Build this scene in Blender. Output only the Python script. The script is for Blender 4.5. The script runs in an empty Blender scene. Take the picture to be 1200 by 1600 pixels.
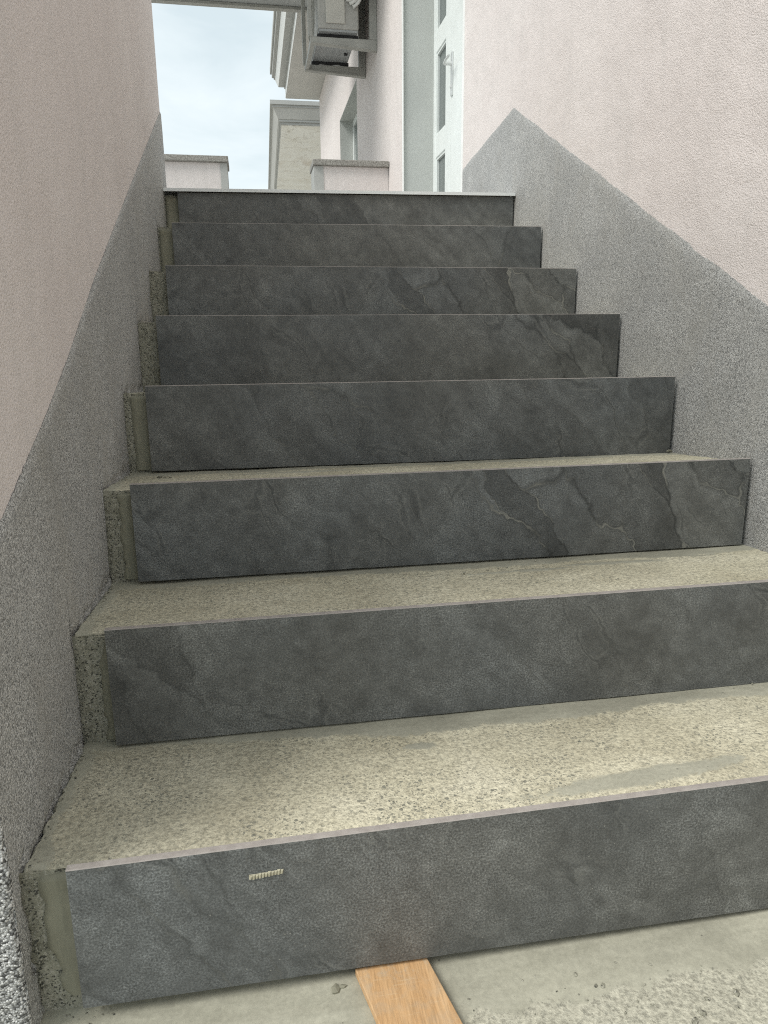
import bpy, bmesh, math, random
from mathutils import Matrix, Vector, noise as mn

random.seed(7)
scene = bpy.context.scene
col = scene.collection
R = math.radians

# ------------------------------------------------------------------ camera
cam_d = bpy.data.cameras.new('camera')
cam = bpy.data.objects.new('camera', cam_d)
col.objects.link(cam)
ax_r = Vector((0.98432, -0.17607, -0.01040)).normalized()
ax_f = Vector((0.16922, 0.95794, -0.23177)).normalized()
ax_u = ax_r.cross(ax_f).normalized()
ax_r = ax_f.cross(ax_u).normalized()
cam.matrix_world = Matrix(((ax_r.x, ax_u.x, -ax_f.x, 0.2228),
                           (ax_r.y, ax_u.y, -ax_f.y, -0.6979),
                           (ax_r.z, ax_u.z, -ax_f.z, 0.6889),
                           (0, 0, 0, 1)))
cam_d.sensor_fit = 'VERTICAL'
cam_d.sensor_height = 24.0
cam_d.lens = 24.0 * 1121.42 / 1600.0
cam_d.clip_start = 0.02
cam_d.clip_end = 3000
scene.camera = cam

# ------------------------------------------------------------------ world (bright overcast sky)
SUN_EL, SUN_AZ = R(48), R(248)          # azimuth clockwise from +Y: behind and to the left of the camera
world = bpy.data.worlds.new('World')
scene.world = world
world.use_nodes = True
wn = world.node_tree.nodes
wl = world.node_tree.links
wn.clear()
out = wn.new('ShaderNodeOutputWorld')
bg = wn.new('ShaderNodeBackground')
bg.inputs['Strength'].default_value = 0.10
sky = wn.new('ShaderNodeTexSky')
sky.sky_type = 'NISHITA'
sky.sun_disc = False
sky.sun_elevation = SUN_EL
sky.sun_rotation = SUN_AZ
sky.air_density = 1.0
sky.dust_density = 2.0
tc = wn.new('ShaderNodeTexCoord')
mp = wn.new('ShaderNodeMapping')
mp.inputs['Scale'].default_value = (1.6, 1.6, 4.0)
cl = wn.new('ShaderNodeTexNoise')
cl.inputs['Scale'].default_value = 2.3
cl.inputs['Detail'].default_value = 7
cl.inputs['Roughness'].default_value = 0.55
cl.inputs['Distortion'].default_value = 0.6
rp = wn.new('ShaderNodeValToRGB')
rp.color_ramp.elements[0].position = 0.36
rp.color_ramp.elements[0].color = (4.15, 4.75, 4.9, 1)
rp.color_ramp.elements[1].position = 0.62
rp.color_ramp.elements[1].color = (5.35, 5.8, 5.85, 1)
mx = wn.new('ShaderNodeMix')
mx.data_type = 'RGBA'
mx.inputs['Factor'].default_value = 0.88
wl.new(tc.outputs['Generated'], mp.inputs['Vector'])
wl.new(mp.outputs['Vector'], cl.inputs['Vector'])
wl.new(cl.outputs['Fac'], rp.inputs['Fac'])
wl.new(sky.outputs['Color'], mx.inputs['A'])
wl.new(rp.outputs['Color'], mx.inputs['B'])
wl.new(mx.outputs['Result'], bg.inputs['Color'])
wl.new(bg.outputs['Background'], out.inputs['Surface'])

# ------------------------------------------------------------------ sun (veiled by cloud)
sun_d = bpy.data.lights.new('sun', 'SUN')
sun_d.energy = 1.5
sun_d.angle = R(30)
sun_d.color = (1.0, 0.985, 0.94)
sun = bpy.data.objects.new('sun', sun_d)
col.objects.link(sun)
sd = Vector((math.sin(SUN_AZ) * math.cos(SUN_EL), math.cos(SUN_AZ) * math.cos(SUN_EL), math.sin(SUN_EL)))
sun.rotation_euler = sd.to_track_quat('Z', 'Y').to_euler()
sun.location = sd * 30

# ------------------------------------------------------------------ exposure
vs = scene.view_settings
vs.view_transform = 'Standard'
vs.look = 'None'
vs.exposure = 0.9
vs.gamma = 1.0
vs.use_curve_mapping = False
scene.cycles.max_bounces = 5
scene.cycles.diffuse_bounces = 4
scene.cycles.glossy_bounces = 2
scene.cycles.use_denoising = False
scene.cycles.filter_width = 1.1
scene.cycles.sample_clamp_indirect = 4.0

# ================================================================== node helpers
class Mat:
    def __init__(s, name):
        s.m = bpy.data.materials.new(name)
        s.m.use_nodes = True
        s.t = s.m.node_tree
        s.b = s.t.nodes['Principled BSDF']

    def n(s, kind, props=None, **ins):
        nd = s.t.nodes.new('ShaderNode' + kind)
        for k, v in (props or {}).items():
            setattr(nd, k, v)
        for k, v in ins.items():
            s.put(nd.inputs[k.replace('_', ' ')], v)
        return nd

    def put(s, sock, v):
        if hasattr(v, 'is_output') or isinstance(v, bpy.types.NodeSocket):
            s.t.links.new(v, sock)
        else:
            sock.default_value = v

    def coord(s, which='Object'):
        return s.n('TexCoord').outputs[which]

    def mapping(s, vec, scale=(1, 1, 1), rot=(0, 0, 0), loc=(0, 0, 0)):
        return s.n('Mapping', None, Vector=vec, Scale=scale, Rotation=rot, Location=loc).outputs[0]

    def noise(s, vec, scale, detail=3, rough=0.5, dist=0.0, color=False):
        nd = s.n('TexNoise', None, Vector=vec, Scale=scale, Detail=detail, Roughness=rough, Distortion=dist)
        return nd.outputs['Color' if color else 'Fac']

    def vor(s, vec, scale, feature='F1', rand=1.0):
        return s.n('TexVoronoi', {'feature': feature}, Vector=vec, Scale=scale, Randomness=rand)

    def math(s, op, a, b=0.0, c=0.0, clamp=False):
        nd = s.t.nodes.new('ShaderNodeMath')
        nd.operation = op
        nd.use_clamp = clamp
        s.put(nd.inputs[0], a)
        s.put(nd.inputs[1], b)
        s.put(nd.inputs[2], c)
        return nd.outputs[0]

    def ramp(s, fac, stops, interp='LINEAR'):
        nd = s.t.nodes.new('ShaderNodeValToRGB')
        cr = nd.color_ramp
        cr.interpolation = interp
        while len(cr.elements) < len(stops):
            cr.elements.new(0.5)
        for e, (p, c) in zip(cr.elements, stops):
            e.position = p
            if not hasattr(c, '__len__'):
                c = (c, c, c)
            e.color = (*c[:3], 1)
        s.put(nd.inputs['Fac'], fac)
        return nd.outputs['Color']

    def mix(s, fac, a, b, mode='MIX'):
        nd = s.t.nodes.new('ShaderNodeMix')
        nd.data_type = 'RGBA'
        nd.blend_type = mode
        for k, v in (('Factor', fac), ('A', a), ('B', b)):
            if isinstance(v, tuple) and len(v) == 3:
                v = (*v, 1)
            sock = [i for i in nd.inputs if i.name == k and (i.type == 'RGBA' or (k == 'Factor' and i.type == 'VALUE'))][0]
            s.put(sock, v)
        return [o for o in nd.outputs if o.type == 'RGBA'][0]

    def bump(s, h, strength, dist, normal=None):
        nd = s.n('Bump', None, Height=h, Strength=strength, Distance=dist)
        if normal is not None:
            s.put(nd.inputs['Normal'], normal)
        return nd.outputs[0]

    def attr(s, name):
        return s.n('Attribute', {'attribute_name': name}).outputs['Fac']

    def vadd(s, a, b):
        nd = s.t.nodes.new('ShaderNodeVectorMath')
        nd.operation = 'ADD'
        s.put(nd.inputs[0], a)
        s.put(nd.inputs[1], b)
        return nd.outputs[0]

    def vscale(s, a, k):
        nd = s.t.nodes.new('ShaderNodeVectorMath')
        nd.operation = 'SCALE'
        s.put(nd.inputs[0], a)
        s.put(nd.inputs['Scale'], k)
        return nd.outputs[0]

    def done(s, color=None, rough=None, normal=None, spec=None, metal=None):
        for k, v in (('Base Color', color), ('Roughness', rough), ('Normal', normal),
                     ('Specular IOR Level', spec), ('Metallic', metal)):
            if v is None:
                continue
            if isinstance(v, tuple) and len(v) == 3:
                v = (*v, 1)
            s.put(s.b.inputs[k], v)
        return s.m


def plain(name, color, rough=0.5, var=0.12, scale=9.0, bump=0.0, spec=0.4, metal=0.0):
    m = Mat(name)
    c = m.coord()
    n1 = m.noise(c, scale, 5, 0.6)
    n2 = m.noise(c, scale * 14, 3, 0.5)
    k = m.ramp(n1, [(0.25, 1 - var), (0.75, 1 + var * 0.6)])
    colr = m.mix(1.0, k, color, 'MULTIPLY')
    r = m.math('MULTIPLY_ADD', n1, 0.25, rough - 0.12)
    nrm = m.bump(n2, bump, 0.002) if bump else None
    return m.done(colr, r, nrm, spec, metal)


# ------------------------------------------------------------------ materials
def make_tile_mat():
    m = Mat('slate_look_porcelain')
    uv = m.coord('UV')
    warp = m.noise(uv, 5.0, 4, 0.62, 0.0, color=True)
    p = m.vadd(uv, m.vscale(m.vadd(warp, (-0.5, -0.5, -0.5)), 0.13))
    jag = m.noise(uv, 46, 3, 0.6, 0.0, color=True)
    p = m.vadd(p, m.vscale(m.vadd(jag, (-0.5, -0.5, -0.5)), 0.014))
    # cleft plates: long diagonal cells of slightly different tone
    q = m.n('Mapping', {'vector_type': 'TEXTURE'}, Vector=p, Rotation=(0, 0, R(-52)), Scale=(0.40, 0.105, 1)).outputs[0]
    ve = m.vor(q, 1.0, 'DISTANCE_TO_EDGE').outputs['Distance']
    sep = m.n('SeparateColor', None, Color=m.vor(q, 1.0, 'F1').outputs['Color'])
    reg = m.math('ADD', m.attr('cleft'), 0.0, 0, True)
    tone = m.mix(reg, (1, 1, 1), m.ramp(sep.outputs[0], [(0.0, 0.61), (0.5, 0.95), (1.0, 1.25)]))
    # cloudy mottling
    big = m.noise(p, 4.5, 8, 0.74, 0.3)
    mid = m.noise(uv, 30, 5, 0.8)
    fine = m.noise(uv, 400, 3, 0.75)
    hue = m.ramp(m.noise(uv, 2.1, 2, 0.5), [(0.40, (0.114, 0.115, 0.108)), (0.62, (0.109, 0.114, 0.113))])
    gmask = m.ramp(big, [(0.40, 0.15), (0.58, 1.0)])
    grain = m.ramp(fine, [(0.36, 0.52), (0.5, 0.98), (0.64, 1.75)])
    grain = m.mix(gmask, m.ramp(fine, [(0.36, 0.86), (0.64, 1.16)]), grain)
    c = m.mix(1.0, hue, tone, 'MULTIPLY')
    c = m.mix(1.0, c, m.ramp(big, [(0.32, 0.70), (0.5, 1.0), (0.68, 1.34)]), 'MULTIPLY')
    c = m.mix(1.0, c, m.ramp(mid, [(0.34, 0.78), (0.5, 1.0), (0.66, 1.25)]), 'MULTIPLY')
    c = m.mix(1.0, c, grain, 'MULTIPLY')
    qs = m.n('Mapping', {'vector_type': 'TEXTURE'}, Vector=p, Rotation=(0, 0, R(-47)), Scale=(0.30, 0.035, 1)).outputs[0]
    streak = m.noise(qs, 1.0, 4, 0.6)
    c = m.mix(1.0, c, m.ramp(streak, [(0.34, 0.86), (0.5, 1.0), (0.66, 1.15)]), 'MULTIPLY')
    # veins along the plate edges: a dark step with a chalky hairline in places
    dark = m.math('MULTIPLY', m.ramp(ve, [(0.0, 1.0), (0.03, 0.0)]), reg)
    c = m.mix(m.math('MULTIPLY', dark, 0.75), c, (0.030, 0.032, 0.031))
    patchy = m.ramp(m.noise(p, 9, 2, 0.6), [(0.46, 0.0), (0.56, 1.0)])
    hair = m.math('MULTIPLY', m.math('MULTIPLY', m.ramp(ve, [(0.004, 1.0), (0.014, 0.0)]), m.math('POWER', reg, 2.0)), patchy)
    c = m.mix(m.math('MULTIPLY', hair, 0.7), c, (0.26, 0.255, 0.225))
    # fine diagonal hairlines, coming and going over the whole face
    q2 = m.n('Mapping', {'vector_type': 'TEXTURE'}, Vector=p, Rotation=(0, 0, R(-55)), Scale=(0.30, 0.085, 1), Location=(3.3, 1.7, 0)).outputs[0]
    v2 = m.vor(q2, 1.0, 'DISTANCE_TO_EDGE').outputs['Distance']
    come = m.ramp(m.noise(uv, 6.0, 2, 0.5), [(0.54, 0.0), (0.64, 1.0)])
    c = m.mix(m.math('MULTIPLY', m.math('MULTIPLY', m.ramp(v2, [(0.0, 1.0), (0.03, 0.0)]), come), 0.45), c, (0.036, 0.038, 0.037))
    c = m.mix(m.math('MULTIPLY', m.math('MULTIPLY', m.ramp(v2, [(0.022, 0.0), (0.034, 1.0), (0.05, 0.0)]), come), 0.30), c, (0.22, 0.22, 0.20))
    # chalky specks
    sp = m.vor(uv, 150, 'F1')
    spr = m.n('SeparateColor', None, Color=sp.outputs['Color']).outputs[1]
    spk = m.math('MULTIPLY', m.math('LESS_THAN', sp.outputs['Distance'], 0.13), m.math('GREATER_THAN', spr, 0.95))
    c = m.mix(m.math('MULTIPLY', spk, 0.6), c, (0.34, 0.33, 0.29))
    h = m.math('ADD', m.math('MULTIPLY', mid, 0.35), m.math('MULTIPLY', fine, 0.6))
    nrm = m.bump(h, 0.35, 0.0012)
    return m.done(c, m.ramp(big, [(0.3, 0.44), (0.7, 0.60)]), nrm, 0.45)


def make_tile_edge():
    m = Mat('tile_body_raw_edge')
    c = m.coord()
    k = m.ramp(m.noise(c, 60, 5, 0.7), [(0.3, (0.28, 0.25, 0.23)), (0.7, (0.40, 0.365, 0.335))])
    return m.done(k, 0.8, m.bump(m.noise(c, 500, 2), 0.3, 0.001), 0.2)


def make_aggregate(name, warm=1.0, smear_attr='smear', big_stones=0.0):
    """worn cement with exposed chips; the vertex attribute marks trowelled cement skimmed over it"""
    m = Mat(name)
    c = m.coord()
    # matrix
    n0 = m.noise(c, 7, 5, 0.6)
    matrix = m.ramp(n0, [(0.3, (0.46, 0.42, 0.305)), (0.52, (0.58, 0.537, 0.40)), (0.75, (0.68, 0.635, 0.49))])
    if big_stones:
        matrix = m.mix(0.7, matrix, (0.41, 0.40, 0.335))
    greying = m.attr('greying')
    matrix = m.mix(m.math('MULTIPLY', greying, 0.45), matrix, (0.36, 0.34, 0.27))
    n1 = m.noise(c, 170, 3, 0.7)
    matrix = m.mix(1.0, matrix, m.ramp(n1, [(0.34, 0.62), (0.5, 0.98), (0.66, 1.22)]), 'MULTIPLY')
    # chips
    wob = m.vadd(c, m.vscale(m.noise(c, 160, 2, 0.5, color=True), 0.004))
    col_ = matrix
    hts = None
    patchy = m.ramp(m.noise(c, 9, 4, 0.65), [(0.38, 0.30), (0.60, 1.0)])
    for sc_, thr, d0, cols in ((165, 0.74, 0.34, ((0.11, 0.115, 0.10), (0.26, 0.255, 0.205))),
                               (340, 0.54, 0.42, ((0.13, 0.13, 0.11), (0.38, 0.36, 0.285)))):
        v = m.vor(wob, sc_)
        rr = m.n('SeparateColor', None, Color=v.outputs['Color'])
        dens = m.math('ADD', rr.outputs[0], m.math('MULTIPLY_ADD', m.noise(c, 5, 3), 0.5, -0.25))
        on = m.math('GREATER_THAN', dens, m.math('MULTIPLY_ADD', greying, -0.22, thr + 0.02))
        lim = m.math('MULTIPLY_ADD', rr.outputs[1], 0.22, d0 - 0.12)
        inside = m.math('LESS_THAN', v.outputs['Distance'], lim)
        mask = m.math('MULTIPLY', on, inside)
        cc = m.mix(rr.outputs[2], cols[0], cols[1])
        col_ = m.mix(m.math('MULTIPLY', m.math('MULTIPLY', mask, patchy), 0.4 if big_stones else 0.85), col_, cc)
        hts = mask if hts is None else m.math('ADD', hts, mask)
    if big_stones:
        v = m.vor(wob, 52)
        rr = m.n('SeparateColor', None, Color=v.outputs['Color'])
        mask = m.math('MULTIPLY', m.math('GREATER_THAN', rr.outputs[0], 0.965),
                      m.math('LESS_THAN', v.outputs['Distance'], 0.26))
        col_ = m.mix(m.math('MULTIPLY', mask, 0.9), col_, m.mix(rr.outputs[2], (0.09, 0.10, 0.10), (0.30, 0.30, 0.28)))
    rough_h = m.math('MULTIPLY_ADD', m.noise(c, 260, 2, 0.6), 0.8, n1)
    # trowelled cement skim
    sm = m.attr(smear_attr)
    sm = m.math('ADD', sm, m.math('MULTIPLY_ADD', m.noise(c, 45, 4, 0.75), 1.5, -0.75))
    sm = m.math('ADD', sm, m.math('MULTIPLY_ADD', n1, 0.9, -0.45))
    smk = m.ramp(sm, [(0.36, 0.0), (0.50, 0.55), (0.66, 1.0)])
    strk = m.noise(m.mapping(c, (1.0, 2.6, 2)), 14, 4, 0.62, 0.5)
    skim = m.ramp(strk, [(0.3, (0.335, 0.323, 0.255)), (0.7, (0.415, 0.40, 0.32))])
    skim = m.mix(1.0, skim, m.ramp(m.noise(c, 6, 4, 0.6), [(0.3, 0.82), (0.7, 1.16)]), 'MULTIPLY')
    skim = m.mix(1.0, skim, m.ramp(n1, [(0.34, 0.88), (0.66, 1.08)]), 'MULTIPLY')
    pit = m.vor(c, 95)
    pr = m.n('SeparateColor', None, Color=pit.outputs['Color']).outputs[0]
    pm = m.math('MULTIPLY', m.math('LESS_THAN', pit.outputs['Distance'], 0.14), m.math('GREATER_THAN', pr, 0.93))
    skim = m.mix(m.math('MULTIPLY', pm, 0.7), skim, (0.12, 0.115, 0.095))
    fin = m.mix(smk, col_, skim)
    hh = m.n('Mix', {'data_type': 'FLOAT'})
    m.put(hh.inputs[0], smk)
    m.put(hh.inputs[2], m.math('MULTIPLY', rough_h, 1.0))
    m.put(hh.inputs[3], m.math('MULTIPLY_ADD', strk, 0.18, 0.9))
    nrm = m.bump(hh.outputs[0], 0.75, 0.0022)
    return m.done(fin, 0.82, nrm, 0.25)


def make_mortar():
    m = Mat('smooth_adhesive_mortar')
    c = m.coord()
    k = m.ramp(m.noise(c, 12, 5, 0.6), [(0.3, (0.225, 0.215, 0.16)), (0.7, (0.29, 0.28, 0.215))])
    st = m.noise(m.mapping(c, (30, 30, 4)), 6, 4, 0.6)
    k = m.mix(1.0, k, m.ramp(st, [(0.3, 0.9), (0.7, 1.08)]), 'MULTIPLY')
    return m.done(k, 0.75, m.bump(m.noise(c, 150, 4, 0.6), 0.25, 0.0012), 0.25)


def make_rough_concrete():
    m = Mat('rough_raw_concrete')
    c = m.coord()
    n = m.noise(c, 130, 5, 0.7)
    k = m.ramp(m.noise(c, 22, 5, 0.65), [(0.3, (0.25, 0.242, 0.19)), (0.7, (0.36, 0.348, 0.278))])
    k = m.mix(1.0, k, m.ramp(n, [(0.32, 0.66), (0.66, 1.15)]), 'MULTIPLY')
    v = m.vor(c, 520)
    rr = m.n('SeparateColor', None, Color=v.outputs['Color']).outputs[0]
    k = m.mix(m.math('MULTIPLY', m.math('GREATER_THAN', rr, 0.78), 0.7), k, (0.42, 0.40, 0.34))
    k = m.mix(m.math('MULTIPLY', m.math('LESS_THAN', rr, 0.14), 0.8), k, (0.05, 0.05, 0.045))
    return m.done(k, 0.92, m.bump(n, 0.6, 0.0025), 0.15)


def make_granulate(scale=600, lit_end=False):
    m = Mat('lit_end_granulate_plaster' if lit_end else 'mosaic_granulate_plaster')
    c = m.coord()
    c2 = c
    v = m.vor(c2, scale)
    rr = m.n('SeparateColor', None, Color=v.outputs['Color'])
    if lit_end:  # same plaster under direct light: brighter, higher contrast put into the chips
        stops = [(0.0, (0.10, 0.10, 0.10)), (0.15, (0.26, 0.262, 0.258)), (0.34, (0.46, 0.46, 0.45)), (0.58, (0.62, 0.62, 0.605)), (0.78, (0.82, 0.81, 0.79))]
    else:
        stops = [(0.0, (0.20, 0.20, 0.195)), (0.15, (0.32, 0.32, 0.312)), (0.34, (0.43, 0.428, 0.415)), (0.58, (0.54, 0.537, 0.52)), (0.80, (0.66, 0.655, 0.635))]
    k = m.ramp(rr.outputs[0], stops, 'CONSTANT')
    gap = m.ramp(v.outputs['Distance'], [(0.4, 1.0), (0.75, 0.45 if lit_end else 0.70)])
    k = m.mix(1.0, k, gap, 'MULTIPLY')
    # cement film washed over parts of it
    film = m.ramp(m.noise(m.mapping(c, (1, 1, 0.45)), 5.5, 6, 0.65, 0.5), [(0.50, 0.0), (0.74, 0.5)])
    k = m.mix(film, k, (0.36, 0.345, 0.31))
    k = m.mix(1.0, k, m.ramp(m.noise(c, 2.3, 4, 0.6), [(0.3, 0.88), (0.7, 1.10)]), 'MULTIPLY')
    h = m.math('MULTIPLY_ADD', v.outputs['Distance'], -1.0, 1.0)
    h = m.math('ADD', h, m.math('MULTIPLY', rr.outputs[1], 0.7))
    nrm = m.bump(h, 0.8 if lit_end else 0.6, 0.0018 if lit_end else 0.0014)
    return m.done(k, 0.55, nrm, 0.4)


def make_pink():
    m = Mat('pink_roughcast_render')
    c = m.coord()
    g1 = m.noise(c, 290, 3, 0.62, 0.2)
    g2 = m.vor(c, 330).outputs['Distance']
    base = m.ramp(m.noise(c, 1.6, 5, 0.6), [(0.3, (0.66, 0.60, 0.575)), (0.7, (0.735, 0.678, 0.652))])
    base = m.mix(1.0, base, m.ramp(g1, [(0.28, 0.84), (0.6, 1.05)]), 'MULTIPLY')
    run_ = m.noise(m.mapping(c, (5, 5, 0.7)), 3.2, 5, 0.62)
    base = m.mix(m.ramp(run_, [(0.50, 0.0), (0.74, 0.30)]), base, (0.52, 0.49, 0.465))
    h = m.math('ADD', m.math('MULTIPLY', g1, 1.0), m.math('MULTIPLY', g2, -0.6))
    h = m.math('ADD', h, m.math('MULTIPLY', m.noise(c, 9, 3, 0.55), 5.0))
    nrm = m.bump(h, 0.65, 0.0026)
    return m.done(base, 0.88, nrm, 0.2)


def make_wood():
    m = Mat('beech_offcut_wood')
    c = m.coord()
    q = m.mapping(c, (38, 2.6, 30), (0, 0, R(-3)))
    n = m.noise(q, 2.0, 6, 0.6, 0.9)
    k = m.ramp(n, [(0.28, (0.48, 0.28, 0.13)), (0.5, (0.56, 0.345, 0.172)), (0.74, (0.62, 0.41, 0.225))])
    fl = m.noise(m.mapping(c, (420, 30, 300)), 1.5, 3, 0.6)
    k = m.mix(1.0, k, m.ramp(fl, [(0.35, 0.82), (0.6, 1.06)]), 'MULTIPLY')
    dirt = m.ramp(m.noise(c, 42, 5, 0.7), [(0.50, 0.0), (0.66, 0.75)])
    sx = m.n('SeparateXYZ', None, Vector=c).outputs['Y']
    near_tip = m.ramp(m.math('MULTIPLY_ADD', sx, 28.0, 0.75), [(0.0, 0.25), (0.9, 1.0)])
    k = m.mix(m.math('MULTIPLY', dirt, near_tip), k, (0.42, 0.40, 0.33))
    scr = m.noise(m.mapping(c, (10, 160, 10), (0, 0, R(25))), 2.0, 3, 0.6)
    k = m.mix(m.ramp(scr, [(0.62, 0.0), (0.72, 0.35)]), k, (0.66, 0.50, 0.32))
    return m.done(k, 0.6, m.bump(n, 0.3, 0.0012), 0.3)


def make_stained_stone():
    m = Mat('stained_cream_plaster')
    c = m.coord()
    n = m.noise(c, 2.2, 6, 0.65, 0.8)
    k = m.ramp(n, [(0.3, (0.76, 0.73, 0.66)), (0.55, (0.84, 0.82, 0.77)), (0.75, (0.88, 0.87, 0.83))])
    st = m.noise(m.mapping(c, (1.0, 0.5, 1.0)), 1.6, 5, 0.65, 0.8)
    k = m.mix(m.ramp(st, [(0.55, 0.0), (0.70, 0.5)]), k, (0.52, 0.43, 0.33))
    cr = m.vor(m.vadd(c, m.vscale(m.noise(c, 3, 4, 0.6, color=True), 0.4)), 1.3, 'DISTANCE_TO_EDGE').outputs['Distance']
    k = m.mix(m.ramp(cr, [(0.0, 0.45), (0.012, 0.0)]), k, (0.30, 0.24, 0.18))
    return m.done(k, 0.8, m.bump(n, 0.4, 0.01), 0.2)


def make_granite_cap():
    m = Mat('speckled_coping_stone')
    c = m.coord()
    k = m.ramp(m.noise(c, 120, 4, 0.75), [(0.35, (0.15, 0.14, 0.125)), (0.5, (0.27, 0.255, 0.23)), (0.65, (0.40, 0.385, 0.355))])
    return m.done(k, 0.6, None, 0.3)


M = {
    'tile': make_tile_mat(), 'tile_edge': make_tile_edge(),
    'agg': make_aggregate('exposed_aggregate_cement'),
    'agg_floor': make_aggregate('worn_landing_cement', big_stones=1.0),
    'mortar': make_mortar(), 'rough': make_rough_concrete(), 'gran': make_granulate(), 'gran_lit_end': make_granulate(400, True), 'pink': make_pink(),
    'wood': make_wood(), 'stained': make_stained_stone(), 'cap': make_granite_cap(),
    'white_pvc': plain('white_door_plastic', (0.74, 0.77, 0.75), 0.35, 0.05),
    'white_bead_and_lit': plain('white_bead_and_lit_eave', (0.80, 0.80, 0.78), 0.5, 0.08),  # door beads, and light painted onto the eave faces
    'jamb': plain('grey_green_reveal_paint', (0.53, 0.545, 0.52), 0.7, 0.07, 4, 0.2),
    'glass': plain('dim_frosted_pane', (0.13, 0.15, 0.145), 0.22, 0.15, 3, 0, 0.6),
    'dark': plain('dark_gap_rubber', (0.025, 0.025, 0.027), 0.7, 0.2, 20),
    'alu': plain('white_nosing_profile', (0.76, 0.78, 0.78), 0.38, 0.06, 20, 0, 0.5),
    'steel': plain('handle_brushed_metal', (0.72, 0.73, 0.72), 0.3, 0.06, 30, 0, 0.5, 0.6),
    'cornice': plain('grey_white_cornice_paint', (0.42, 0.42, 0.40), 0.7, 0.12, 3, 0.15),
    'soffit': plain('cream_soffit_paint', (0.50, 0.49, 0.46), 0.75, 0.10, 2, 0.15),
    'beam': plain('grey_concrete_beam_paint', (0.44, 0.45, 0.44), 0.75, 0.12, 4, 0.2),
    'bracket': plain('grey_painted_steel', (0.38, 0.375, 0.345), 0.5, 0.2, 8),
    'ac': plain('air_conditioner_casing', (0.44, 0.43, 0.40), 0.5, 0.2, 6),
    'ac_panel': plain('air_conditioner_cover', (0.55, 0.53, 0.48), 0.5, 0.1, 6),
    'ac_base': plain('galvanised_base_pan', (0.36, 0.37, 0.37), 0.45, 0.2, 8, 0.2, 0.5),
    'wrap': plain('white_pipe_wrap', (0.72, 0.71, 0.68), 0.6, 0.12, 20, 0.3),
    'adh': plain('dried_yellow_adhesive', (0.45, 0.42, 0.31), 0.8, 0.25, 120, 0.3),
    'ground': None,
}


def make_ground_mat():
    m = Mat('pale_bounce_ground')
    c = m.coord()
    k = m.ramp(m.noise(c, 0.8, 6, 0.6), [(0.3, (0.42, 0.41, 0.375)), (0.7, (0.52, 0.51, 0.47))])  # unseen ground, made pale to bounce light up under the overhang
    k = m.mix(1.0, k, m.ramp(m.noise(c, 120, 3, 0.7), [(0.3, 0.7), (0.7, 1.2)]), 'MULTIPLY')
    return m.done(k, 0.9, m.bump(m.noise(c, 90, 4, 0.7), 0.5, 0.005), 0.2)


M['ground'] = make_ground_mat()


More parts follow.
